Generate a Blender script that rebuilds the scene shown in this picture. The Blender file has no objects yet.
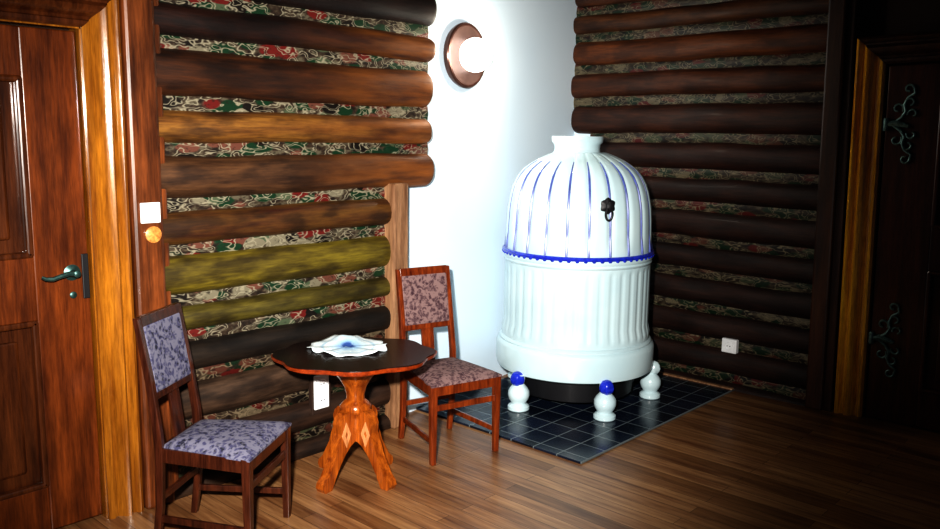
import bpy, bmesh, math, random
from mathutils import Vector, Matrix
random.seed(7)
scn = bpy.context.scene
COL = scn.collection
PI = math.pi

# ------------------------------------------------------------------ materials
def nmat(name):
    m = bpy.data.materials.new(name); m.use_nodes = True
    nt = m.node_tree
    return m, nt, nt.nodes['Principled BSDF']
def setp(b, **k):
    names = dict(rough='Roughness', metal='Metallic', coat='Coat Weight', coatr='Coat Roughness', spec='Specular IOR Level')
    for a, v in k.items():
        b.inputs[names[a]].default_value = v
def c4(c): return (c[0], c[1], c[2], 1)
def coords(nt, scale=(1,1,1), loc=(0,0,0), rot=(0,0,0)):
    tc = nt.nodes.new('ShaderNodeTexCoord'); mp = nt.nodes.new('ShaderNodeMapping')
    mp.inputs['Scale'].default_value = scale; mp.inputs['Location'].default_value = loc; mp.inputs['Rotation'].default_value = rot
    nt.links.new(tc.outputs['Object'], mp.inputs['Vector'])
    return mp.outputs['Vector']
def noise(nt, vec, scale=5, detail=4, rough=.55):
    n = nt.nodes.new('ShaderNodeTexNoise')
    n.inputs['Scale'].default_value = scale; n.inputs['Detail'].default_value = detail; n.inputs['Roughness'].default_value = rough
    nt.links.new(vec, n.inputs['Vector']); return n.outputs['Fac']
def ramp(nt, fac, stops, const=False):
    r = nt.nodes.new('ShaderNodeValToRGB')
    if const: r.color_ramp.interpolation = 'CONSTANT'
    e = r.color_ramp.elements
    while len(e) < len(stops): e.new(.5)
    for i, (p, c) in enumerate(stops):
        e[i].position = p; e[i].color = c4(c)
    nt.links.new(fac, r.inputs['Fac']); return r.outputs['Color']
def mixc(nt, fac, a, b, mode='MIX'):
    m = nt.nodes.new('ShaderNodeMix'); m.data_type = 'RGBA'; m.blend_type = mode
    if isinstance(fac, float): m.inputs[0].default_value = fac
    else: nt.links.new(fac, m.inputs[0])
    for i, v in ((6, a), (7, b)):
        if isinstance(v, tuple): m.inputs[i].default_value = c4(v)
        else: nt.links.new(v, m.inputs[i])
    return m.outputs[2]
def bump(nt, b, h, strength=.3, dist=.01):
    n = nt.nodes.new('ShaderNodeBump'); n.inputs['Strength'].default_value = strength; n.inputs['Distance'].default_value = dist
    nt.links.new(h, n.inputs['Height']); nt.links.new(n.outputs['Normal'], b.inputs['Normal'])

def wood(name, dark, light, axis='x', rough=.35, coat=.3, fine=1.0, knots=.0, bumps=.15, seed=0):
    m, nt, b = nmat(name)
    s = {'x': (1.2, 14, 14), 'y': (14, 1.2, 14), 'z': (14, 14, 1.2)}[axis]
    s = tuple(v*fine for v in s)
    v = coords(nt, s, (seed*3.1, seed*1.7, seed*2.3))
    n1 = noise(nt, v, 1.6, 6, .6)
    n2 = noise(nt, v, 7, 4, .7)
    c = ramp(nt, n1, [(.3, dark), (.7, light)])
    d = ramp(nt, n2, [(.35, (.45, .42, .4)), (.6, (1, 1, 1))])
    c = mixc(nt, .7, c, d, 'MULTIPLY')
    if knots:
        v2 = coords(nt, tuple(3.5 if q < 5 else 9 for q in s), (seed, 2, 1))
        n3 = noise(nt, v2, 1.3, 3, .5)
        k = ramp(nt, n3, [(.38, (.22, .18, .16)), (.55, (1, 1, 1))])
        c = mixc(nt, knots, c, k, 'MULTIPLY')
    nt.links.new(c, b.inputs['Base Color'])
    setp(b, rough=rough, coat=coat, coatr=.12)
    bump(nt, b, n2, bumps, .006)
    return m

def plain(name, col, rough=.5, metal=0, coat=0, var=.08, vs=12):
    m, nt, b = nmat(name)
    v = coords(nt)
    n = noise(nt, v, vs, 3)
    c = ramp(nt, n, [(.3, tuple(x*(1-var) for x in col)), (.7, tuple(min(1, x*(1+var)) for x in col))])
    nt.links.new(c, b.inputs['Base Color'])
    setp(b, rough=rough, metal=metal, coat=coat)
    return m

def painted_strip(name, axis, pale=.5, seed=0, tint=(1, 1, 1)):
    """rosemaling band: leaf sprays, pink roses and cream scrolls"""
    m, nt, b = nmat(name)
    sc = (1, 9, 19) if axis == 'y' else (9, 1, 19)
    v = coords(nt, sc, (seed*1.3, seed*2.7, seed*.9))
    wn = nt.nodes.new('ShaderNodeTexNoise'); wn.inputs['Scale'].default_value = 1.6; wn.inputs['Detail'].default_value = 2
    nt.links.new(v, wn.inputs['Vector'])
    wv = mixc(nt, .35, v, wn.outputs['Color'], 'ADD')
    vo = nt.nodes.new('ShaderNodeTexVoronoi'); vo.inputs['Scale'].default_value = 1.0
    nt.links.new(wv, vo.inputs['Vector'])
    sep = nt.nodes.new('ShaderNodeSeparateColor'); nt.links.new(vo.outputs['Color'], sep.inputs['Color'])
    g = (.02, .10, .045); cr = (.50, .47, .36); rd = (.34, .035, .03); dk = (.025, .018, .015); pk = (.36, .15, .11); lg = (.20, .27, .17)
    cells = ramp(nt, sep.outputs[0], [(0, g), (.2, dk), (.36, pk), (.50, cr), (.50+.18*pale, g), (.80, rd), (.90, lg)], True)
    rim = ramp(nt, vo.outputs['Distance'], [(.52, (0, 0, 0)), (.62, (1, 1, 1))])
    edge = mixc(nt, .5, (.06, .04, .03), cr)
    n = noise(nt, v, 2.2, 3, .6)
    ground = ramp(nt, n, [(.38, (.05, .035, .03)), (.50, (.13, .09, .065)), (.62, (.30, .27, .20))])
    base = mixc(nt, rim, cells, ground)
    # pale scrolls: thin contour lines of a smooth noise
    n3 = noise(nt, v, 1.4, 1.2, .5)
    line = ramp(nt, n3, [(.42, (0, 0, 0)), (.455, (1, 1, 1)), (.485, (0, 0, 0)), (.53, (0, 0, 0)), (.56, (.9, .9, .9)), (.585, (0, 0, 0))])
    base = mixc(nt, line, base, (.80, .76, .60))
    n2 = noise(nt, v, 4, 3, .6)
    base = mixc(nt, ramp(nt, n2, [(.56, (0, 0, 0)), (.68, (.8, .8, .8))]), base, (.05, .04, .03))
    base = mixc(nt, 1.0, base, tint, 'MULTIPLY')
    nt.links.new(base, b.inputs['Base Color']); setp(b, rough=.5)
    return m

def fabric(name, a, b_, c_):
    m, nt, b = nmat(name)
    v = coords(nt, (1, 1, 1))
    wn = nt.nodes.new('ShaderNodeTexNoise'); wn.inputs['Scale'].default_value = 14; nt.links.new(v, wn.inputs['Vector'])
    wv = mixc(nt, .12, v, wn.outputs['Color'], 'ADD')
    vo = nt.nodes.new('ShaderNodeTexVoronoi'); vo.inputs['Scale'].default_value = 38; nt.links.new(wv, vo.inputs['Vector'])
    c1 = ramp(nt, vo.outputs['Distance'], [(.0, c_), (.28, c_), (.36, a), (.55, a), (.68, b_)])
    n = noise(nt, v, 60, 3)
    c1 = mixc(nt, ramp(nt, n, [(.45, (0, 0, 0)), (.62, (1, 1, 1))]), c1, b_)
    nt.links.new(c1, b.inputs['Base Color']); setp(b, rough=.85)
    bump(nt, b, vo.outputs['Distance'], .15, .003)
    return m

M = {}
M['door_l'] = wood('varnished_door_wood', (.075, .018, .005), (.24, .062, .012), 'z', .32, .4, knots=.35)
M['door_panel'] = wood('door_panel_wood', (.035, .010, .004), (.15, .045, .012), 'z', .3, .5)
M['door_r'] = wood('dark_door_wood', (.03, .008, .003), (.11, .032, .010), 'z', .35, .3)
M['casing'] = wood('golden_casing_wood', (.17, .052, .006), (.46, .19, .022), 'z', .22, .8, seed=2)
M['casing_r'] = wood('amber_casing_wood', (.70, .28, .012), (.95, .55, .05), 'z', .25, .6, seed=5)
M['post'] = wood('red_brown_post_wood', (.045, .013, .005), (.28, .085, .022), 'z', .4, .3, knots=.4, seed=3)
M['post_d'] = wood('dark_post_wood', (.02, .007, .003), (.08, .028, .010), 'z', .45, .2)
M['post_p'] = wood('pale_post_wood', (.18, .085, .04), (.46, .27, .15), 'z', .5, .1, seed=4)
M['chair'] = wood('reddish_chair_wood', (.08, .012, .004), (.30, .065, .014), 'z', .28, .5, fine=2)
M['chair_d'] = wood('dark_chair_wood', (.020, .006, .004), (.10, .028, .012), 'z', .3, .5, fine=2)
M['table'] = wood('orange_table_wood', (.16, .03, .004), (.52, .15, .018), 'z', .3, .5, fine=2)
M['table_top'] = wood('dark_tabletop_wood', (.006, .003, .003), (.022, .008, .006), 'x', .35, .15, fine=1.5)
M['table_rim'] = wood('red_tabletop_rim_wood', (.14, .02, .004), (.40, .07, .012), 'x', .28, .5, fine=1.5)
M['diamond'] = wood('pale_inlay_wood', (.45, .19, .07), (.75, .38, .17), 'z', .4, .2, fine=2)
M['backing'] = plain('wall_backing', (.03, .013, .007), .8)
M['fab_l'] = fabric('bluish_shaded_paisley', (.06, .058, .12), (.17, .165, .22), (.014, .014, .03))  # same cloth as the other chair, with bluish shade put into its colour
M['fab_r'] = fabric('mauve_brown_paisley', (.09, .048, .055), (.22, .14, .135), (.05, .02, .028))
M['iron'] = plain('aged_green_iron', (.06, .12, .11), .4, .7, var=.4, vs=60)
M['iron_pale'] = plain('pale_green_iron', (.16, .26, .24), .45, .5, var=.4, vs=60)
M['black'] = plain('black_iron', (.01, .01, .012), .5)
M['white_pl'] = plain('white_plastic', (.86, .87, .88), .35)
M['dark_dot'] = plain('socket_hole', (.02, .03, .04), .5)
M['copper'] = plain('brown_copper_rim', (.10, .05, .04), .3, .6, var=.3)
M['copper_in'] = plain('pinkish_copper_bowl', (.12, .075, .065), .4, .3, var=.15)
M['rosette'] = wood('pale_rosette_wood', (.5, .2, .05), (.75, .36, .1), 'x', .4, .2)
M['blue'] = plain('cobalt_glaze', (.02, .04, .50), .25, coat=.5, var=.25, vs=40)
M['blueline'] = plain('blue_line_glaze', (.08, .11, .38), .3, coat=.5, var=.3, vs=30)

def ceramic():
    m, nt, b = nmat('white_glazed_tile')
    v = coords(nt)
    n = noise(nt, v, 3, 3)
    c = ramp(nt, n, [(.3, (.52, .68, .73)), (.7, (.62, .76, .79))])
    nt.links.new(c, b.inputs['Base Color']); setp(b, rough=.28, coat=.3)
    return m
M['ceramic'] = ceramic()
def plaster():
    m, nt, b = nmat('white_plaster')
    v = coords(nt)
    n = noise(nt, v, 1.2, 2)
    c = ramp(nt, n, [(.3, (.68, .82, .93)), (.7, (.75, .87, .96))])
    nt.links.new(c, b.inputs['Base Color']); setp(b, rough=.8)
    bump(nt, b, noise(nt, v, 40, 4), .1, .004)
    return m
M['plaster'] = plaster()
def planks():
    m, nt, b = nmat('plank_floor')
    v = coords(nt, (1, 1, 1))
    br = nt.nodes.new('ShaderNodeTexBrick'); br.offset = .37; br.squash = 1
    br.inputs['Color1'].default_value = (0, 0, 0, 1); br.inputs['Color2'].default_value = (1, 1, 1, 1)
    br.inputs['Mortar'].default_value = (0, 0, 0, 1)
    br.inputs['Scale'].default_value = 1; br.inputs['Brick Width'].default_value = 1.15; br.inputs['Row Height'].default_value = .075
    br.inputs['Mortar Size'].default_value = .0012; br.inputs['Mortar Smooth'].default_value = .2; br.inputs['Bias'].default_value = 0
    nt.links.new(v, br.inputs['Vector'])
    n = noise(nt, coords(nt, (1.5, 22, 1)), 2.0, 6, .65)
    c = ramp(nt, n, [(.3, (.20, .095, .04)), (.68, (.44, .25, .115))])
    t = ramp(nt, br.outputs['Color'], [(0, (.55, .48, .42)), (.5, (.85, .8, .78)), (1, (1.0, 1.0, 1.0))])
    c = mixc(nt, 1.0, c, t, 'MULTIPLY')
    c = mixc(nt, br.outputs['Fac'], c, (.03, .015, .008))
    n2 = noise(nt, coords(nt, (.8, 7, 1)), 1.7, 3)
    c = mixc(nt, .8, c, ramp(nt, n2, [(.33, (.5, .38, .34)), (.5, (1, 1, 1))]), 'MULTIPLY')
    nt.links.new(c, b.inputs['Base Color']); setp(b, rough=.38, coat=.15, coatr=.2)
    bump(nt, b, br.outputs['Fac'], -.2, .002)
    return m
M['floor'] = planks()
def tiles():
    m, nt, b = nmat('dark_slate_tiles')
    v = coords(nt, (1, 1, 1))
    br = nt.nodes.new('ShaderNodeTexBrick'); br.offset = 0; br.squash = 1
    br.inputs['Color1'].default_value = (.008, .012, .022, 1); br.inputs['Color2'].default_value = (.014, .022, .045, 1)
    br.inputs['Mortar'].default_value = (.16, .19, .20, 1)
    br.inputs['Scale'].default_value = 1; br.inputs['Brick Width'].default_value = .15; br.inputs['Row Height'].default_value = .15
    br.inputs['Mortar Size'].default_value = .004; br.inputs['Mortar Smooth'].default_value = .3
    nt.links.new(v, br.inputs['Vector'])
    nt.links.new(br.outputs['Color'], b.inputs['Base Color']); setp(b, rough=.22)
    bump(nt, b, br.outputs['Fac'], -.4, .003)
    return m
M['tiles'] = tiles()
def emit(name, col, s):
    m, nt, b = nmat(name)
    b.inputs['Base Color'].default_value = c4(col)
    b.inputs['Emission Color'].default_value = c4(col); b.inputs['Emission Strength'].default_value = s
    return m
M['globe'] = emit('glowing_opal_glass', (1, .95, .88), 5)
def lace():
    m, nt, b = nmat('blue_white_doily')
    tc = nt.nodes.new('ShaderNodeTexCoord')
    g = nt.nodes.new('ShaderNodeTexGradient'); g.gradient_type = 'SPHERICAL'
    mp = nt.nodes.new('ShaderNodeMapping'); mp.inputs['Scale'].default_value = (5.2, 5.2, 5.2)
    nt.links.new(tc.outputs['Object'], mp.inputs['Vector']); nt.links.new(mp.outputs['Vector'], g.inputs['Vector'])
    w = (.84, .93, .96)
    c = ramp(nt, g.outputs['Fac'], [(0, w), (.30, w), (.36, (.45, .66, .82)), (.42, w), (.62, (.62, .80, .90)), (.78, (.30, .48, .72)), (.86, (.03, .08, .28))])
    v = coords(nt)
    n = noise(nt, v, 30, 4)
    c = mixc(nt, ramp(nt, n, [(.5, (0, 0, 0)), (.7, (.6, .6, .6))]), c, (.45, .68, .84))
    nt.links.new(c, b.inputs['Base Color']); setp(b, rough=.8)
    return m
M['lace'] = lace()

# ------------------------------------------------------------------ mesh helpers
class MB:
    def __init__(s): s.bm = bmesh.new()
    def box(s, a, b_, bevel=0, mat=None):
        r = bmesh.ops.create_cube(s.bm, size=1)
        vs = r['verts']
        c = [(a[i]+b_[i])/2 for i in range(3)]; d = [abs(b_[i]-a[i]) for i in range(3)]
        for v in vs:
            v.co = Vector((c[0]+v.co.x*d[0], c[1]+v.co.y*d[1], c[2]+v.co.z*d[2]))
        if bevel:
            es = list({e for v in vs for e in v.link_edges})
            r2 = bmesh.ops.bevel(s.bm, geom=es, offset=bevel, segments=2, affect='EDGES', profile=.5)
            vs = [v for v in r2['verts']] + [v for v in vs if v.is_valid]
        if mat is not None:
            for v in set(vs):
                if v.is_valid: v.co = mat @ v.co
        return s
    def lathe(s, prof, n=32, loc=(0, 0, 0), mat=None, rf=None, cap=True):
        rings = []
        for r, z in prof:
            ring = []
            for k in range(n):
                a = 2*PI*k/n
                rr = r*(rf(a, z) if rf else 1)
                p = Vector((rr*math.cos(a)+loc[0], rr*math.sin(a)+loc[1], z+loc[2]))
                if mat is not None: p = mat @ p
                ring.append(s.bm.verts.new(p))
            rings.append(ring)
        for i in range(len(rings)-1):
            for k in range(n):
                s.bm.faces.new((rings[i][k], rings[i][(k+1) % n], rings[i+1][(k+1) % n], rings[i+1][k]))
        if cap:
            s.bm.faces.new(list(reversed(rings[0]))); s.bm.faces.new(rings[-1])
        return s
    def prism(s, pts, z0, z1, mat=None):
        lo = [Vector((x, y, z0)) for x, y in pts]; hi = [Vector((x, y, z1)) for x, y in pts]
        if mat is not None: lo = [mat @ p for p in lo]; hi = [mat @ p for p in hi]
        lo = [s.bm.verts.new(p) for p in lo]; hi = [s.bm.verts.new(p) for p in hi]
        n = len(pts)
        for k in range(n): s.bm.faces.new((lo[k], lo[(k+1) % n], hi[(k+1) % n], hi[k]))
        s.bm.faces.new(list(reversed(lo))); s.bm.faces.new(hi)
        return s
    def tube(s, pts, r, n=8, closed=False):
        pts = [Vector(p) for p in pts]; rings = []; N = len(pts)
        up = None
        for i, p in enumerate(pts):
            if closed: t = pts[(i+1) % N]-pts[i-1]
            else: t = pts[min(i+1, N-1)]-pts[max(i-1, 0)]
            t.normalize()
            if up is None:
                up = Vector((0, 0, 1)) if abs(t.z) < .9 else Vector((1, 0, 0))
            x = t.cross(up)
            if x.length < 1e-5: x = t.orthogonal()
            x.normalize(); y = x.cross(t).normalized(); up = y
            rr = r[i] if isinstance(r, (list, tuple)) else r
            rings.append([s.bm.verts.new(p+x*math.cos(2*PI*k/n)*rr+y*math.sin(2*PI*k/n)*rr) for k in range(n)])
        for i in range(N if closed else N-1):
            a = rings[i]; b_ = rings[(i+1) % N]
            for k in range(n): s.bm.faces.new((a[k], a[(k+1) % n], b_[(k+1) % n], b_[k]))
        if not closed:
            s.bm.faces.new(list(reversed(rings[0]))); s.bm.faces.new(rings[-1])
        return s
    def bar(s, p0, p1, w, d, bevel=.003, w1=None, d1=None, ref=Vector((1, 0, 0))):
        """tapered square bar from p0 to p1; w along ref, d across"""
        p0 = Vector(p0); p1 = Vector(p1); t = (p1-p0).normalized()
        x = (ref - t*ref.dot(t)).normalized(); y = t.cross(x)
        w1 = w1 or w; d1 = d1 or d
        V = []
        for p, ww, dd in ((p0, w, d), (p1, w1, d1)):
            for sx, sy in ((-1, -1), (1, -1), (1, 1), (-1, 1)):
                V.append(s.bm.verts.new(p+x*sx*ww/2+y*sy*dd/2))
        F = [(3, 2, 1, 0), (4, 5, 6, 7), (0, 1, 5, 4), (1, 2, 6, 5), (2, 3, 7, 6), (3, 0, 4, 7)]
        for f in F: s.bm.faces.new([V[i] for i in f])
        if bevel:
            es = list({e for v in V for e in v.link_edges})
            bmesh.ops.bevel(s.bm, geom=es, offset=bevel, segments=2, affect='EDGES', profile=.5)
        return s
    def build(s, name, mat, parent=None, smooth=False, loc=None):
        bmesh.ops.recalc_face_normals(s.bm, faces=s.bm.faces)
        me = bpy.data.meshes.new(name); s.bm.to_mesh(me); s.bm.free()
        o = bpy.data.objects.new(name, me); COL.objects.link(o)
        for m in (mat if isinstance(mat, list) else [mat]): me.materials.append(m)
        if smooth:
            for p in me.polygons: p.use_smooth = True
            try:
                me.set_sharp_from_angle(angle=math.radians(40))
            except Exception: pass
        if parent is not None: o.parent = parent
        if loc: o.location = loc
        return o
def empty(name, loc=(0, 0, 0), rz=0):
    o = bpy.data.objects.new(name, None); COL.objects.link(o); o.location = loc; o.rotation_euler = (0, 0, rz)
    o.empty_display_size = .1
    return o
def tag(o, label=None, cat=None, group=None, kind=None):
    if label: o['label'] = label
    if cat: o['category'] = cat
    if group: o['group'] = group
    if kind: o['kind'] = kind
    return o

# ------------------------------------------------------------------ setting
def struct(o, label, cat): return tag(o, label, cat, kind='structure')
struct(MB().box((-4.0, -1.6, -.08), (2.4, 5.4, 0)).build('floor', M['floor']), 'brown wooden plank floor of the room', 'floor')
struct(MB().box((-3.9, -1.6, 2.75), (2.4, 5.4, 2.85)).build('ceiling', M['backing']), 'dark ceiling above the log walls', 'ceiling')

def add_log(parent, axis, a0, a1, zc, hz, hd, face, mat, inward, seed, e0=False, e1=False):
    """one horizontal log: axis 'y' or 'x', between a0..a1; face = coordinate of its centre line"""
    rnd = random.Random(seed)
    ph = [rnd.uniform(0, 6.28) for _ in range(6)]
    n = 40; m = 22
    mb = MB(); rings = []
    L = a1-a0
    st = []
    for i in range(n+1): st.append((a0+L*i/n, 1.0))
    rr = .035
    if e1: st = [q for q in st if q[0] < a1-rr-.01] + [(a1-rr+rr*math.sin(t), .72+.28*math.cos(t)) for t in (0, .4, .75, 1.05, 1.3, 1.5)]
    if e0: st = [(a0+rr-rr*math.sin(t), .72+.28*math.cos(t)) for t in (1.5, 1.3, 1.05, .75, .4, 0)] + [q for q in st if q[0] > a0+rr+.01]
    for u, sc in st:
        wob = .004*math.sin(u*5+ph[0])+.003*math.sin(u*13+ph[1])
        wz = .0035*math.sin(u*4+ph[2])+.002*math.sin(u*11+ph[3])
        ring = []
        for k in range(m):
            t = 2*PI*k/m
            c, s_ = math.cos(t), math.sin(t)
            e = .8
            dx = (abs(c)**e)*(1 if c > 0 else -1)*(hd+wob)*sc
            dz = (abs(s_)**e)*(1 if s_ > 0 else -1)*hz*sc
            dx += .0025*math.sin(u*9+3*t+ph[4])
            if axis == 'y': p = (face+dx*inward, u, zc+wz+dz)
            else: p = (u, face+dx*inward, zc+wz+dz)
            ring.append(mb.bm.verts.new(p))
        rings.append(ring)
    for i in range(len(rings)-1):
        for k in range(m):
            mb.bm.faces.new((rings[i][k], rings[i][(k+1) % m], rings[i+1][(k+1) % m], rings[i+1][k]))
    mb.bm.faces.new(rings[0]); mb.bm.faces.new(list(reversed(rings[-1])))
    return mb.build('log', mat, parent, smooth=True)

def add_strip(parent, axis, a0, a1, zc, hz, face, inward, mat):
    mb = MB(); rings = []
    n = 30
    for i in range(n+1):
        u = a0+(a1-a0)*i/n
        ring = []
        for dz, dd in ((-1.3, -.06), (-1.25, -.004), (-.8, .004), (0, .010), (.8, .004), (1.25, -.004), (1.3, -.06)):
            z = zc+dz*hz+.004*math.sin(u*7+zc*9)
            p = (face+dd*inward, u, z) if axis == 'y' else (u, face+dd*inward, z)
            ring.append(mb.bm.verts.new(p))
        rings.append(ring)
    for i in range(n):
        for k in range(6): mb.bm.faces.new((rings[i][k], rings[i][k+1], rings[i+1][k+1], rings[i+1][k]))
        mb.bm.faces.new((rings[i][6], rings[i][0], rings[i+1][0], rings[i+1][6]))
    mb.bm.faces.new(rings[0]); mb.bm.faces.new(list(reversed(rings[-1])))
    return mb.build('painted_strip', mat, parent, smooth=True)

# left wall: backing + logs + painted strips
wl = struct(MB().box((-3.75, -1.6, 0), (-3.40, 3.02, 2.75)).box((-3.75, 3.0, 1.34), (-3.44, 3.16, 2.75)).build('wall_left', M['backing']),
            'left wall of stacked brown logs with painted floral strips between them', 'wall')
ZL = [-.06, .10, .30, .525, .71, .87, 1.095, 1.29, 1.525, 1.715, 1.965, 2.15, 2.37, 2.58, 2.80]
logcols_L = [
    ((.05, .022, .012), (.17, .09, .05)), ((.05, .022, .012), (.16, .08, .045)), ((.06, .032, .018), (.19, .11, .065)),
    ((.012, .008, .006), (.055, .035, .022)), ((.07, .055, .008), (.21, .165, .025)), ((.11, .075, .008), (.29, .22, .022)),
    ((.09, .022, .008), (.26, .12, .022)), ((.05, .018, .007), (.25, .115, .045)), ((.15, .05, .010), (.40, .19, .035)),
    ((.022, .008, .005), (.17, .05, .010)), ((.02, .007, .005), (.10, .028, .014)), ((.015, .006, .005), (.06, .018, .012)),
    ((.015, .006, .004), (.05, .016, .010)), ((.015, .006, .004), (.05, .016, .010))]
ends = [2.94]*7+[ 3.27, 3.255, 3.26, 3.275, 3.285, 3.28, 3.28]
for i in range(14):
    z0, z1 = ZL[i], ZL[i+1]
    d, l = logcols_L[i]
    k_ = [.4, .4, .5, .55, .7, .7, .6, .55, .75, .45, .35, .3, .3, .3][i]
    d = tuple(q*k_*.9 for q in d); l = tuple(q*k_ for q in l)
    mt = wood('left_log_wood_%d' % i, d, l, 'y', .6, .03, knots=.75, bumps=.35, seed=i+1)
    hi = i >= 7
    if i in (7, 8, 9, 10):      # base colour blends to amber towards the corner end
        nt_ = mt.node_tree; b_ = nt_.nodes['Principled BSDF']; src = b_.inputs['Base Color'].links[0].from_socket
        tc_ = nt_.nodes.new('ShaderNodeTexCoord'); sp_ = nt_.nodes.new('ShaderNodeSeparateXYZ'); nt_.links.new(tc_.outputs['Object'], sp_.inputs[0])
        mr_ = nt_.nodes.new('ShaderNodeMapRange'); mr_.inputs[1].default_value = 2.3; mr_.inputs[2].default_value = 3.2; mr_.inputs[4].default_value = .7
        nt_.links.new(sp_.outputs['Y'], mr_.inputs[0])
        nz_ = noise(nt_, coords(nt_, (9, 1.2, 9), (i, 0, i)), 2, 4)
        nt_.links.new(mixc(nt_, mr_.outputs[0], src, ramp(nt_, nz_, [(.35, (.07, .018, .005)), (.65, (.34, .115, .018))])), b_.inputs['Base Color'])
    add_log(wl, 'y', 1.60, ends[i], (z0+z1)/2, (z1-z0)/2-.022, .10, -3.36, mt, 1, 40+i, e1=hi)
for i in range(1, 14):
    hi = i >= 8
    pale = [.5, .6, .9, .9, .9, .9, 1, .8, .5, .5, .4, .8, .5, .4][i]
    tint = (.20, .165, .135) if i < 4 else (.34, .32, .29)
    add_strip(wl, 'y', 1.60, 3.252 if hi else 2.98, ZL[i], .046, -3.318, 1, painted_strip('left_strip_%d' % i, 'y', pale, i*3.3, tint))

# white plaster corner (slightly splayed) and its return on the right wall
mb = MB()
mb.prism([(-3.375, 2.98), (-3.375, 3.06), (-3.585, 5.02), (-3.435, 5.02), (-3.435, 5.14), (-3.85, 5.14), (-3.85, 2.98)], 0, 2.75)
struct(mb.build('wall_corner', M['plaster']), 'white plastered wall in the corner behind the tiled stove', 'wall')

# right wall
wr = struct(MB().box((-3.44, 5.08, 0), (2.4, 5.35, 2.75)).build('wall_right', M['backing']),
            'dark right wall of stacked logs with faint painted strips', 'wall')
ZR = [-.08, .06, .28, .50, .72, .93, 1.16, 1.37, 1.60, 1.85, 2.07, 2.29, 2.47, 2.66, 2.84]
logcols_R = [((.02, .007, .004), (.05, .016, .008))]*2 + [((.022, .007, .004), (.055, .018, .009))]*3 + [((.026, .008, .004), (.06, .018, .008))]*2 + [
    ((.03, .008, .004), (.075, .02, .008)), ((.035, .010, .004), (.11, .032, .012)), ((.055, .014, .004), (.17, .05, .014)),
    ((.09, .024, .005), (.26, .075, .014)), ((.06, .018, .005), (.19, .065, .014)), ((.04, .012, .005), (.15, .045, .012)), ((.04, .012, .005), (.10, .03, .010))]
for i in range(14):
    z0, z1 = ZR[i], ZR[i+1]
    d, l = logcols_R[i]
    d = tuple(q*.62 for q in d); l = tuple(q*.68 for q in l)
    mt = wood('right_log_wood_%d' % i, d, l, 'x', .62, .03, knots=.6, bumps=.35, seed=i+20)
    hi = i >= 8
    x0 = (-3.60 if i % 2 else -3.585) if hi else -3.43
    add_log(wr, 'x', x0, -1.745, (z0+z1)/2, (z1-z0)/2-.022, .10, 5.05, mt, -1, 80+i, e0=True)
for i in range(1, 14):
    x0 = -3.592 if i >= 9 else -3.428
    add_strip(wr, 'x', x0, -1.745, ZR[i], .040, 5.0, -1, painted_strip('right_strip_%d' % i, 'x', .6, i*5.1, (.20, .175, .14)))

struct(MB().box((-3.43, 4.915, .0), (-2.22, 4.95, .022), .006).build('trim_1', M['post_p']), 'thin pale wooden moulding along the foot of the right wall', 'trim')
# pale vertical post ending the lower left logs, and the dark posts beside the doors
struct(MB().box((-3.42, 2.935, 0), (-3.238, 3.045, 1.345), .012).build('trim_2', M['post_p']), 'pale brown upright post ending the lower logs beside the white wall', 'post')
mb = MB().box((-3.42, 1.535, 0), (-3.245, 1.665, 2.75), .015).box((-3.42, 1.655, 0), (-3.275, 1.70, 2.75), .01)
struct(mb.build('trim_3', M['post']), 'red-brown wooden upright between the left door and the logs', 'post')
mb = MB().bar((-1.715, 5.03, 0), (-1.765, 5.03, 2.75), .10, .19, .012).bar((-1.645, 5.05, 0), (-1.695, 5.05, 2.75), .05, .17, .008)
struct(mb.build('trim_4', M['post_d']), 'dark wooden upright between the right logs and the right door', 'post')

# tiled hearth
struct(MB().box((-1.2, -1.71, 0), (0, 0, .012), .002).build('trim_5', M['tiles'], loc=(-2.22, 4.965, .001)), 'dark blue-black square floor tiles with pale grout under the stove', 'hearth')

# ------------------------------------------------------------------ doors
CAS = [(0, 0), (0, .030), (.012, .040), (.026, .040), (.032, .030), (.044, .028), (.055, .040), (.070, .058), (.088, .064), (.100, .054), (.106, .044),
       (.116, .044), (.124, .056), (.136, .062), (.150, .054), (.154, .036), (.154, 0)]
def casing_bar(mb, mapf, u_scale, l0f, l1f):
    """profile swept along its length; mapf(u, depth, l) -> point; mitred ends via l0f(u), l1f(u)"""
    A = [mb.bm.verts.new(mapf(u*u_scale, d, l0f(u*u_scale))) for u, d in CAS]
    B = [mb.bm.verts.new(mapf(u*u_scale, d, l1f(u*u_scale))) for u, d in CAS]
    n = len(CAS)
    for k in range(n): mb.bm.faces.new((A[k], A[(k+1) % n], B[(k+1) % n], B[k]))
    mb.bm.faces.new(A); mb.bm.faces.new(list(reversed(B)))
def door_casing(parent, mp, W, Hh, sc, mat, mat_h=None):
    """mp(a, depth, z): a along the wall from the opening's one side (0) to the other (W)"""
    mb = MB(); w = CAS[-1][0]*sc
    casing_bar(mb, lambda u, d, l: mp(-u, d, l), sc, lambda u: 0, lambda u: Hh+u)
    mb.build('door_casing', mat, parent, smooth=True)
    mb = MB()
    casing_bar(mb, lambda u, d, l: mp(W+u, d, l), sc, lambda u: 0, lambda u: Hh+u)
    mb.build('door_casing', mat, parent, smooth=True)
    mb = MB()
    casing_bar(mb, lambda u, d, l: mp(l, d, Hh+u), sc, lambda u: -u, lambda u: W+u)
    mb.build('door_casing', mat_h or mat, parent, smooth=True)
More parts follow.
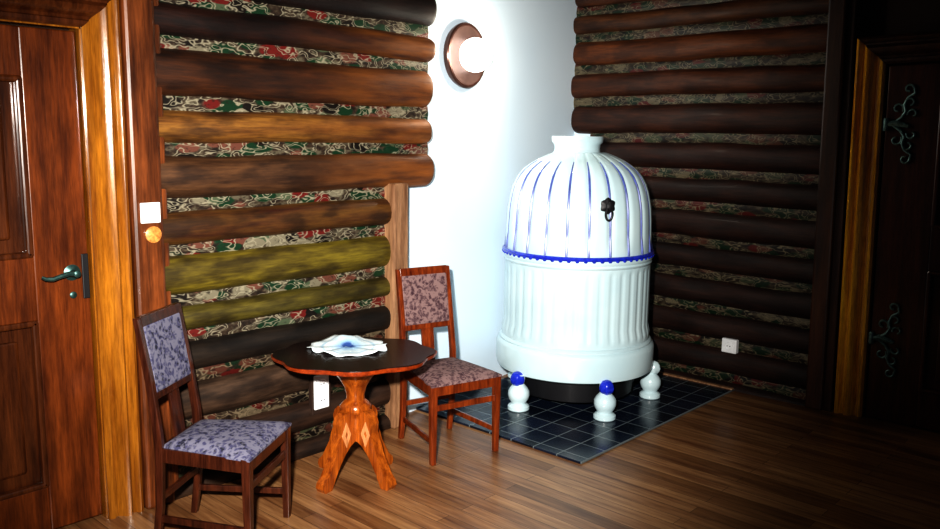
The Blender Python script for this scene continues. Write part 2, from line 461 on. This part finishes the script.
def panel_leaf(parent, mp, W, z_bot, z_top, stile, rails, matf, matp):
    """frame-and-panel leaf; rails = list of (z0, z1)"""
    def b(mb, a0, a1, d0, d1, z0, z1, bev=.006):
        p = mp(a0, d0, z0); q = mp(a1, d1, z1)
        lo = [min(p[i], q[i]) for i in range(3)]; hi = [max(p[i], q[i]) for i in range(3)]
        mb.box(lo, hi, bev)
    mb = MB()
    b(mb, 0, stile, 0, .045, z_bot, z_top); b(mb, W-stile, W, 0, .045, z_bot, z_top)
    for z0, z1 in rails: b(mb, stile-.002, W-stile+.002, 0, .044, z0, z1)
    leaf = mb.build('door_leaf', matf, parent)
    for k in range(len(rails)-1):
        z0 = rails[k][1]; z1 = rails[k+1][0]
        mb = MB()
        b(mb, stile, W-stile, .004, .018, z0, z1, 0)
        b(mb, stile+.07, W-stile-.07, .018, .032, z0+.07, z1-.07, .01)
        # ovolo frame
        for a0, a1, c0, c1 in ((stile-.004, stile+.022, z0, z1), (W-stile-.022, W-stile+.004, z0, z1), (stile, W-stile, z0-.004, z0+.02), (stile, W-stile, z1-.02, z1+.004)):
            b(mb, a0, a1, .018, .052, c0, c1, .008)
        mb.build('door_panel', matp, leaf)
    return leaf

d1 = struct(empty('door_1', (-3.3, .94, 0)), 'brown varnished panelled door with golden casing at the left', 'door')
Wd = .885
mpl = lambda a, d, z: (-.10+d, .45-a, z)                 # local to door_1
cas_mp = lambda a, d, z: (-.02+d*1.0, .45-a, z)
door_casing(d1, cas_mp, Wd, 1.985, .92, M['casing'], M['door_panel'])
mb = MB().box((-.10, .446, 0), (-.005, .462, 2.0)).box((-.10, -.46, 0), (-.005, -.436, 2.0)).box((-.10, -.46, 1.98), (-.005, .46, 2.0))
mb.build('door_jamb', M['casing'], d1)
leaf = panel_leaf(d1, lambda a, d, z: (-.075+d, .442-a, z), .872, .012, 1.972, .205, [(.012, .20), (.87, 1.12), (1.79, 1.972)], M['door_l'], M['door_panel'])
# lever handle (local coords of door_1): pivot about y=1.30
hy = 1.315-.94
mb = MB()
R90 = Matrix.Translation((-.03, hy, 1.045)) @ Matrix.Rotation(PI/2, 4, 'Y')
mb.lathe([(.030, 0), (.032, .004), (.024, .008), (.013, .012), (.011, .040), (.014, .046), (.014, .056), (.008, .060)], 20, mat=R90)
mb.tube([(.015, hy, 1.045), (.022, hy-.03, 1.049), (.022, hy-.06, 1.043), (.020, hy-.09, 1.034), (.018, hy-.115, 1.037), (.014, hy-.128, 1.045)], [.011, .010, .009, .009, .008, .006], 8)
mb.build('door_handle', M['iron'], leaf, smooth=True)
mb = MB()
mb.lathe([(.013, 0), (.014, .004), (.010, .007)], 16, mat=Matrix.Translation((-.03, hy, .955)) @ Matrix.Rotation(PI/2, 4, 'Y'))
mb.build('keyhole_plate', M['iron'], leaf, smooth=True)
MB().box((-.034, .414, .935), (-.024, .440, 1.115), .003).build('lock_plate', M['black'], leaf)

d2 = struct(empty('door_2', (-1.0, 5.0, 0)), 'dark panelled door with amber casing and scrolled iron hinges at the right', 'door')
d2.rotation_euler = (0, -.020, 0)
cas2 = lambda a, d, z: (-.455+a, .04-d*1.2, z)
door_casing(d2, cas2, .90, 2.03, 1.0, M['casing_r'], M['post_d'])
leaf2 = panel_leaf(d2, lambda a, d, z: (-.44+a, .06-d, z), .89, .012, 2.02, .27, [(.012, .22), (.90, 1.14), (1.85, 2.02)], M['door_r'], M['door_r'])
def scroll(cx, cz, r, a0, a1, sgn=1, n=18, shrink=.55):
    pts = []
    for i in range(n+1):
        t = i/n; a = a0+(a1-a0)*t; rr = r*(1-shrink*t)
        pts.append((cx+rr*math.cos(a)*sgn, .004, cz+rr*math.sin(a)))
    return pts
for hz_ in (1.70, .49):
    mb = MB()
    x0 = -.43
    # barrel at the casing
    mb.lathe([(.012, -.035), (.015, -.03), (.015, .03), (.012, .035)], 14, loc=(x0, -.005, hz_))
    mb.tube([(x0, -.002, hz_), (x0+.04, .003, hz_+.006), (x0+.085, .004, hz_-.003), (x0+.115, .004, hz_-.012)], [.014, .019, .015, .010], 8)
    for sg in (1, -1):
        st = [(x0+.03, .004, hz_), (x0+.075, .004, hz_+sg*.035), (x0+.095, .004, hz_+sg*.07), (x0+.085, .004, hz_+sg*.105), (x0+.10, .004, hz_+sg*.14), (x0+.135, .004, hz_+sg*.165), (x0+.13, .004, hz_+sg*.20)]
        mb.tube(st, [.010, .009, .009, .008, .008, .008, .005], 8)
        for (cx, dz, r, a0, a1) in ((x0+.055, .085, .030, -.6, 4.6), (x0+.115, .115, .028, 3.6, -1.6), (x0+.105, .19, .026, -.4, 4.9), (x0+.13, .055, .026, 3.4, -1.4)):
            mb.tube([(p[0], p[1], hz_+sg*(p[2])) for p in scroll(cx, dz, r, a0, a1)], .0065, 7)
    mb.build('scroll_hinge', M['iron_pale'], leaf2, smooth=True)

# ------------------------------------------------------------------ tiled stove
SX, SY = -2.90, 4.13
stove = tag(empty('tiled_stove', (SX, SY, .013)), 'white round domed ceramic stove with blue lines standing in the white corner', 'stove')
stove.rotation_euler = (0, 0, math.radians(-54.7))     # local +x faces into the room
NS = 22
lobe = lambda a, z: 1-.020*abs(math.cos(a*NS/2))**3 if True else 1
def lobe(a, z):
    f = min(1, max(0, (z-.93)/.1))
    # seams at odd multiples of half a segment, so one tile is centred on the room side
    s_ = abs(math.sin(a*NS/2))
    return 1-.028*f*(s_**8)
prof = [(.436, .90), (.438, .95), (.437, 1.02), (.434, 1.10), (.429, 1.17), (.421, 1.22), (.410, 1.27), (.394, 1.315), (.371, 1.358), (.341, 1.395), (.303, 1.425), (.260, 1.452), (.213, 1.474), (.172, 1.490), (.150, 1.497)]
mb = MB().lathe(prof, NS*16, rf=lobe)
dome = mb.build('dome', M['ceramic'], stove, smooth=True)
def prof_r(z):
    for (r0, z0), (r1, z1) in zip(prof, prof[1:]):
        if z0 <= z <= z1: return r0+(r1-r0)*(z-z0)/(z1-z0)
    return prof[-1][0]
for k in range(NS):
    a = 2*PI*(k+.5)/NS
    pts = []; rad = []
    for i in range(26):
        z = .925+(1.445-.925)*i/25
        r = prof_r(z)*(1-.028*min(1, max(0, (z-.93)/.1)))+.0012
        pts.append((r*math.cos(a), r*math.sin(a), z)); rad.append(.0072 if i < 22 else .0072*(1-(i-21)*.16))
    MB().tube(pts, rad, 6).build('blue_line', M['blueline'], stove, smooth=True)
mb = MB().lathe([(.150, 1.488), (.138, 1.500), (.135, 1.515), (.138, 1.540), (.152, 1.556), (.155, 1.585), (.152, 1.590), (.140, 1.588), (.12, 1.57)], 40, loc=(0, -.022, 0))
mb.build('collar', M['ceramic'], stove, smooth=True)
# blue scalloped band
mb = MB()
NB = 60
pts = []
for k in range(NB*4):
    a = 2*PI*k/(NB*4)
    pts.append((.446*math.cos(a), .446*math.sin(a), .912))
mb.tube(pts, .0125, 8, closed=True)
for k in range(NB):
    a = 2*PI*k/NB
    mb.lathe([(.001, -.010), (.009, -.007), (.013, 0), (.009, .008), (.001, .012)], 8, loc=(.447*math.cos(a), .447*math.sin(a), .900))
mb.build('blue_rope_band', M['blue'], stove, smooth=True)
mb = MB().lathe([(.430, .895), (.450, .900), (.452, .885), (.444, .872), (.448, .862), (.443, .850), (.432, .842)], 96)
mb.build('cornice', M['ceramic'], stove, smooth=True)
NF = 40
def flute(a, z):
    f = min(1, max(0, (.84-z)/.03))*min(1, max(0, (z-.41)/.03))
    c = math.cos(a*NF)
    return 1-.010*f*max(0, c)**.8
zs = [.395, .41, .42, .43, .44] + [.44+.37*i/8 for i in range(1, 9)] + [.82, .83, .84, .85]
mb = MB().lathe([(.450 if z < .45 else .440, z) for z in zs], NF*10, rf=flute)
mb.build('fluted_drum', M['ceramic'], stove, smooth=True)
mb = MB().lathe([(.40, .195), (.460, .200), (.476, .210), (.482, .24), (.482, .345), (.476, .362), (.462, .372), (.464, .382), (.454, .395), (.43, .402)], 96)
mb.build('plinth', M['ceramic'], stove, smooth=True)
# added black drum that stands in for the shadow under the stove
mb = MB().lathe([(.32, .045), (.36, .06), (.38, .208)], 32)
mb.build('underside_shade', M['black'], stove, smooth=True)
fa = [-96, -32, 37, 80, 128, 176]
for dg in fa:
    a = math.radians(dg)+math.radians(54.7)
    fx, fy = .475*math.cos(a), .475*math.sin(a)
    mb = MB().lathe([(.058, 0), (.064, .006), (.064, .024), (.054, .034), (.044, .040), (.046, .050), (.058, .068), (.064, .090), (.062, .115), (.050, .135), (.038, .148), (.030, .158), (.036, .190), (.036, .215)], 24, loc=(fx, fy, 0))
    ft = mb.build('foot', M['ceramic'], stove, smooth=True)
    gx, gy = .488*math.cos(a), .488*math.sin(a)
    mb = MB().lathe([(.006, .145), (.024, .150), (.036, .166), (.040, .186), (.036, .208), (.024, .226), (.006, .232)], 20, loc=(gx, gy, 0), rf=lambda t, z: 1+.09*math.cos(5*t))
    if dg == 37: mb.build('white_ball', M['ceramic'], ft, smooth=True)
    else: mb.build('blue_ball', M['blue'], ft, smooth=True)
# damper knob on the dome
ka = math.asin(27/75*.98)+.02
kz = 1.21
mb = MB()
kr = prof_r(kz)
Mk = Matrix.Rotation(ka, 4, 'Z') @ Matrix.Translation((kr-.004, 0, kz)) @ Matrix.Rotation(PI/2, 4, 'Y')
mb.lathe([(.040, 0), (.044, .006), (.034, .012), (.016, .016), (.014, .026), (.022, .032), (.020, .042), (.008, .046)], 24, mat=Mk, rf=lambda t, z: 1+.10*math.cos(6*t))
Mr = Matrix.Rotation(ka, 4, 'Z') @ Matrix.Translation((kr+.022, 0, kz-.035))
pts = [Mr @ Vector((0, .020*math.cos(t), .034*math.sin(t)-.01)) for t in [2*PI*i/20 for i in range(20)]]
mb.tube(pts, .0065, 8, closed=True)
mb.build('damper_knob', M['black'], stove, smooth=True)

# ------------------------------------------------------------------ wall lamp
def wallX(y): return -3.375-(y-3.06)*(.21/1.96)
ly, lz = 3.645, 2.06
tilt = math.atan2(.21, 1.96)
lamp = tag(empty('wall_lamp', (wallX(ly), ly, lz)), 'lit round wall lamp with white globe in a brown copper bowl on the white wall', 'lamp')
lamp.rotation_euler = (0, 0, tilt)
RY = Matrix.Rotation(PI/2, 4, 'Y')
MB().lathe([(.150, .0), (.176, .010), (.186, .030), (.188, .046), (.182, .054), (.172, .056), (.165, .050)], 48, mat=RY, cap=False).build('rim', M['copper'], lamp, smooth=True)
MB().lathe([(.168, .052), (.150, .032), (.115, .020), (.07, .016), (.01, .016)], 48, mat=RY).build('bowl', M['copper_in'], lamp, smooth=True)
MB().lathe([(.045, .012), (.048, .030), (.044, .045)], 24, mat=RY).build('lamp_socket', M['copper'], lamp, smooth=True)
R_ = .098
MB().lathe([(R_*math.sin(t), .108-R_*math.cos(t)) for t in [.08+i*(PI-.16)/18 for i in range(19)]], 36, mat=RY).build('glass_globe', M['globe'], lamp, smooth=True)

# ------------------------------------------------------------------ switches and sockets
sw = tag(empty('light_switch', (-3.243, 1.603, 1.27)), 'square white light switch on the wooden upright beside the left door', 'switch')
MB().box((-.001, -.042, -.042), (.010, .042, .042), .004).build('plate', M['white_pl'], sw)
MB().box((.008, -.028, -.028), (.014, .028, .028), .003).build('rocker', M['white_pl'], sw)
rs = MB().lathe([(.028, 0), (.034, .004), (.034, .012), (.026, .016), (.012, .018)], 28, mat=Matrix.Rotation(PI/2, 4, 'Y')).build('wooden_rosette', M['rosette'], smooth=True, loc=(-3.247, 1.612, 1.18))
tag(rs, 'small round pale wooden disc just below the white light switch', 'disc')
so = tag(empty('wall_socket', (-3.249, 2.452, .325)), 'tall white double wall socket on the log wall behind the table', 'socket')
MB().box((-.03, -.052, -.115), (.0, .066, .085), .004).build('mounting_board', M['backing'], so)
MB().box((0, -.045, -.088), (.014, .045, .088), .006).build('plate', M['white_pl'], so)
for z in (-.042, .042):
    mb = MB().lathe([(.030, 0), (.030, .004), (.024, .005), (.022, .002)], 24, mat=Matrix.Translation((.013, 0, z)) @ RY)
    r = mb.build('outlet', M['white_pl'], so, smooth=True)
    for y in (-.009, .009):
        MB().lathe([(.003, 0), (.003, .003)], 10, mat=Matrix.Translation((.016, y, z)) @ RY).build('pin_hole', M['dark_dot'], r)
so2 = tag(empty('wall_socket', (-2.268, 4.948, .29)), 'small square white wall socket on the dark right log wall', 'socket')
MB().box((-.05, -.012, -.046), (.05, .03, .046), .006).build('plate', M['white_pl'], so2)
RX = Matrix.Rotation(PI/2, 4, 'X')
ring = MB().lathe([(.028, 0), (.028, .004), (.022, .005), (.020, .002)], 24, mat=Matrix.Translation((0, -.011, 0)) @ RX).build('outlet', M['white_pl'], so2, smooth=True)
for x in (-.009, .009):
    MB().lathe([(.003, 0), (.003, .003)], 10, mat=Matrix.Translation((x, -.014, 0)) @ RX).build('pin_hole', M['dark_dot'], ring)

# ------------------------------------------------------------------ chairs (local +x = front)
def chair(loc, rz, wm, fm, label):
    t = tag(empty('dining_chair', loc, rz), label, 'chair', 'dining chairs at the small table')
    SH = .415; fw, bw = .203, .150; xf, xb = .185, -.185
    for s in (1, -1):
        MB().bar((xf, s*(fw-.018), 0), (xf, s*(fw-.018), SH-.012), .026, .026, .003, .036, .036).build('leg', wm, t)
        # rear leg: sweeps back at foot and leans back above the seat
        mb = MB()
        pts = [(xb-.030, 0), (xb-.008, .16), (xb, .38), (xb-.004, .46), (xb-.030, .66), (xb-.072, .905)]
        w = [.026, .030, .034, .034, .030, .024]
        rings = []
        for (x, z), ww in zip(pts, w):
            rings.append([mb.bm.verts.new((x+dx*ww/2, s*(bw-.004*(z > .6))+dy*.013, z)) for dx, dy in ((-1, -1), (1, -1), (1, 1), (-1, 1))])
        for i in range(len(rings)-1):
            for k in range(4): mb.bm.faces.new((rings[i][k], rings[i][(k+1) % 4], rings[i+1][(k+1) % 4], rings[i+1][k]))
        mb.bm.faces.new(rings[0]); mb.bm.faces.new(list(reversed(rings[-1])))
        bmesh.ops.bevel(mb.bm, geom=list(mb.bm.edges), offset=.003, segments=1, affect='EDGES')
        mb.build('leg', wm, t)
    # seat rails
    mb = MB()
    mb.bar((xf, -fw+.02, SH-.040), (xf, fw-.02, SH-.040), .024, .055, .002)
    mb.bar((xb, -bw+.01, SH-.040), (xb, bw-.01, SH-.040), .024, .055, .002)
    for s in (1, -1): mb.bar((xb, s*(bw-.002), SH-.040), (xf, s*(fw-.016), SH-.040), .022, .055, .002, ref=Vector((0, 1, 0)))
    mb.build('seat_rail', wm, t)
    # upholstered seat, domed trapezoid
    mb = MB(); n = 14; grid = []
    for i in range(n+1):
        u = i/n; row = []
        for j in range(n+1):
            v = j/n
            x = xb+.004+(xf+.020-xb-.004)*u
            hw = (bw-.004)*(1-u)+(fw+.002)*u
            y = -hw+2*hw*v
            e = min(u, 1-u, v, 1-v)
            h = .024*min(1, (e*6))**.5 if e > 0 else 0
            h += .010*math.sin(PI*u)*math.sin(PI*v)
            row.append(mb.bm.verts.new((x, y, SH-.008+h)))
        grid.append(row)
    for i in range(n):
        for j in range(n): mb.bm.faces.new((grid[i][j], grid[i+1][j], grid[i+1][j+1], grid[i][j+1]))
    edge = [grid[i][0] for i in range(n+1)]+[grid[n][j] for j in range(1, n+1)]+[grid[i][n] for i in range(n-1, -1, -1)]+[grid[0][j] for j in range(n-1, 0, -1)]
    low = [mb.bm.verts.new((v.co.x, v.co.y, SH-.018)) for v in edge]
    for k in range(len(edge)): mb.bm.faces.new((edge[k-1], edge[k], low[k], low[k-1]))
    mb.bm.faces.new(low)
    mb.build('seat', fm, t, smooth=True)
    # backrest: line of lean from (xb-.02,.58) to (xb-.072,.905)
    def bx(z): return xb-.004-(z-.46)*.130 if z < .66 else xb-.030-(z-.66)*.171
    def slab(mb, z0, z1, y0, y1, th, bev=.004):
        p0 = Vector((bx(z0), (y0+y1)/2, z0)); p1 = Vector((bx(z1), (y0+y1)/2, z1))
        mb.bar(p0, p1, y1-y0, th, bev, ref=Vector((0, 1, 0)))
    mb = MB(); slab(mb, .866, .908, -bw+.008, bw-.008, .026); mb.build('top_rail', wm, t)
    mb = MB(); slab(mb, .585, .617, -bw+.010, bw-.010, .022); mb.build('back_rail', wm, t)
    mb = MB(); slab(mb, .610, .872, -bw+.012, bw-.012, .030, .010); mb.build('back_panel', fm, t, smooth=False)
    mb = MB(); slab(mb, .395, .590, -.036, .036, .012, .002); mb.build('splat', wm, t)
    # stretchers
    mb = MB()
    mb.bar((xf, -fw+.02, .285), (xf, fw-.02, .285), .014, .030, .002)
    mb.build('stretcher', wm, t)
    for s in (1, -1):
        mb = MB(); mb.bar((xb-.010, s*(bw-.002), .115), (xf, s*(fw-.018), .115), .014, .026, .002, ref=Vector((0, 1, 0))); mb.build('stretcher', wm, t)
    mb = MB(); mb.bar((xb-.004, -bw+.01, .20), (xb-.004, bw-.01, .20), .014, .026, .002); mb.build('stretcher', wm, t)
    return t
chair((-2.838, 1.662, 0), math.radians(33), M['chair_d'], M['fab_l'], 'dark brown wooden chair with blue-grey paisley seat and back beside the left door')
chair((-2.870, 2.965, 0), math.radians(-15), M['chair'], M['fab_r'], 'reddish-brown wooden chair with mauve patterned upholstery between table and white stove')

# ------------------------------------------------------------------ table
TX, TY, TZ = -2.895, 2.385, .60
tab = tag(empty('pedestal_table', (TX, TY, 0), math.radians(-39)), 'small dark-topped wooden table with scalloped edge and carved splayed pedestal', 'table')
def outline(r, n=96, amp=.055):
    P = []
    for k in range(n):
        a = 2*PI*k/n
        q = abs(math.cos(4*a))                    # 8 soft points, one towards each side
        rr = r*(1-amp+amp*2*(q**1.6)*.7)
        P.append((.86*rr*math.cos(a)-.012, 1.04*rr*math.sin(a)))
    return P
MB().prism(outline(.352), TZ-.008, TZ).build('tabletop', M['table_top'], tab)
mb = MB()
for r0, r1, z0, z1 in ((.358, .358, TZ-.012, TZ-.004), (.352, .352, TZ-.020, TZ-.012), (.335, .335, TZ-.028, TZ-.020)):
    mb.prism(outline(r0), z0, z1)
mb.build('tabletop_rim', M['table_rim'], tab)
mb = MB().lathe([(.165, TZ-.028), (.160, TZ-.045), (.135, TZ-.060), (.100, TZ-.082), (.072, TZ-.115), (.050, TZ-.155), (.040, TZ-.195), (.041, TZ-.215), (.056, TZ-.228), (.070, TZ-.246), (.070, TZ-.262), (.056, TZ-.280), (.050, TZ-.30), (.048, TZ-.34), (.030, TZ-.40), (.012, TZ-.42)], 40, rf=lambda a, z: 1+.05*math.cos(4*a))
mb.build('column', M['table'], tab, smooth=True)
prf = [(.020, .345), (.060, .345), (.092, .335), (.112, .315), (.122, .288), (.118, .262), (.116, .245), (.126, .222), (.138, .195), (.152, .150), (.172, .115), (.200, .065), (.226, .040), (.232, .018), (.222, 0),
       (.180, 0), (.168, .022), (.150, .060), (.122, .105), (.092, .145), (.060, .175), (.034, .188), (.020, .190)]
for k in range(4):
    a = PI/4+k*PI/2
    Mx = Matrix.Rotation(a, 4, 'Z') @ Matrix.Rotation(PI/2, 4, 'X')      # (x,y)->(r,z), thickness along tangential
    mb = MB().prism(prf, -.026, .026, mat=Mx)
    bmesh.ops.bevel(mb.bm, geom=[e for e in mb.bm.edges if e.calc_face_angle(0) > .9], offset=.004, segments=2, affect='EDGES')
    lg = mb.build('leg', M['table'], tab)
    for s in (1, -1):
        mb = MB()
        # diamond ring (raised pale carving)
        cx, cz, w, h = .088, .236, .027, .060
        o_ = [(cx, cz-h), (cx+w, cz), (cx, cz+h), (cx-w, cz)]
        i_ = [(cx, cz-h*.36), (cx+w*.36, cz), (cx, cz+h*.36), (cx-w*.36, cz)]
        for q in range(4):
            p = (o_[q], o_[(q+1) % 4], i_[(q+1) % 4], i_[q])
            mb.prism(list(p), s*.024, s*.030, mat=Mx)
        mb.build('diamond_carving', M['diamond'], lg)

# doily: round crocheted mat with scalloped, slightly ruffled edge
mb = MB(); nr, na = 10, 96
rnd = random.Random(3)
ctr = mb.bm.verts.new((0, 0, .004)); rings = []
for i in range(1, nr+1):
    t = i/nr; ring = []
    for k in range(na):
        a = 2*PI*k/na
        r = .178*t*(1+.035*t*math.cos(14*a)+.05*t*math.sin(2*a+.8)+.03*t*math.sin(5*a))
        z = .004+.009*t*t*(1+math.sin(9*a+1))*(.6+.4*math.sin(3*a))+.035*math.exp(-((r*math.cos(a)+.07)**2+(r*math.sin(a)-.04)**2)/.004)
        ring.append(mb.bm.verts.new((r*math.cos(a), r*math.sin(a), z)))
    rings.append(ring)
for k in range(na): mb.bm.faces.new((ctr, rings[0][k], rings[0][(k+1) % na]))
for i in range(nr-1):
    for k in range(na): mb.bm.faces.new((rings[i][k], rings[i+1][k], rings[i+1][(k+1) % na], rings[i][(k+1) % na]))
do = mb.build('doily', M['lace'], smooth=True, loc=(-3.00, 2.43, TZ-.002))
sm = do.modifiers.new('thick', 'SOLIDIFY'); sm.thickness = .0025; sm.offset = 1
tag(do, 'round white and pale blue doily lying on the dark tabletop', 'doily')

# ------------------------------------------------------------------ light
def lamp_obj(name, typ, loc, energy, col, target=None, **k):
    l = bpy.data.lights.new(name, typ); l.energy = energy; l.color = col
    for a, v in k.items(): setattr(l, a, v)
    o = bpy.data.objects.new(name, l); COL.objects.link(o); o.location = loc
    if target is not None:
        o.rotation_euler = (Vector(target)-Vector(loc)).to_track_quat('-Z', 'Y').to_euler()
    return o
lamp_obj('flash_light', 'SPOT', (-.28, .05, 1.78), 1150, (1.0, .96, .90), (-3.2, 2.75, .95), spot_size=math.radians(68), spot_blend=1.0, shadow_soft_size=.05)
lamp_obj('globe_light', 'POINT', (-3.15, 3.66, 2.065), 12, (1.0, .9, .75), shadow_soft_size=.1)

w = bpy.data.worlds.new('room_ambience'); scn.world = w; w.use_nodes = True
bg = w.node_tree.nodes['Background']; bg.inputs['Color'].default_value = (.35, .45, .7, 1); bg.inputs['Strength'].default_value = .06

# ------------------------------------------------------------------ camera
F, YAW, P, RR = 830, math.radians(42.5), math.radians(8.85), math.radians(.8)
fw = Vector((-math.sin(YAW)*math.cos(P), math.cos(YAW)*math.cos(P), -math.sin(P)))
rt = Vector((math.cos(YAW), math.sin(YAW), 0)); up = rt.cross(fw)
rt2 = rt*math.cos(RR)+up*math.sin(RR); up2 = up*math.cos(RR)-rt*math.sin(RR)
cam = bpy.data.cameras.new('camera'); cam.sensor_width = 36; cam.lens = F/940*36
co = bpy.data.objects.new('camera', cam); COL.objects.link(co)
m3 = Matrix((rt2, up2, -fw)).transposed()
co.matrix_world = Matrix.Translation((0, 0, 1.6)) @ m3.to_4x4()
scn.camera = co
scn.view_settings.view_transform = 'Standard'
try:
    scn.view_settings.look = 'High Contrast'
except Exception:
    scn.view_settings.look = 'None'
scn.view_settings.exposure = 0
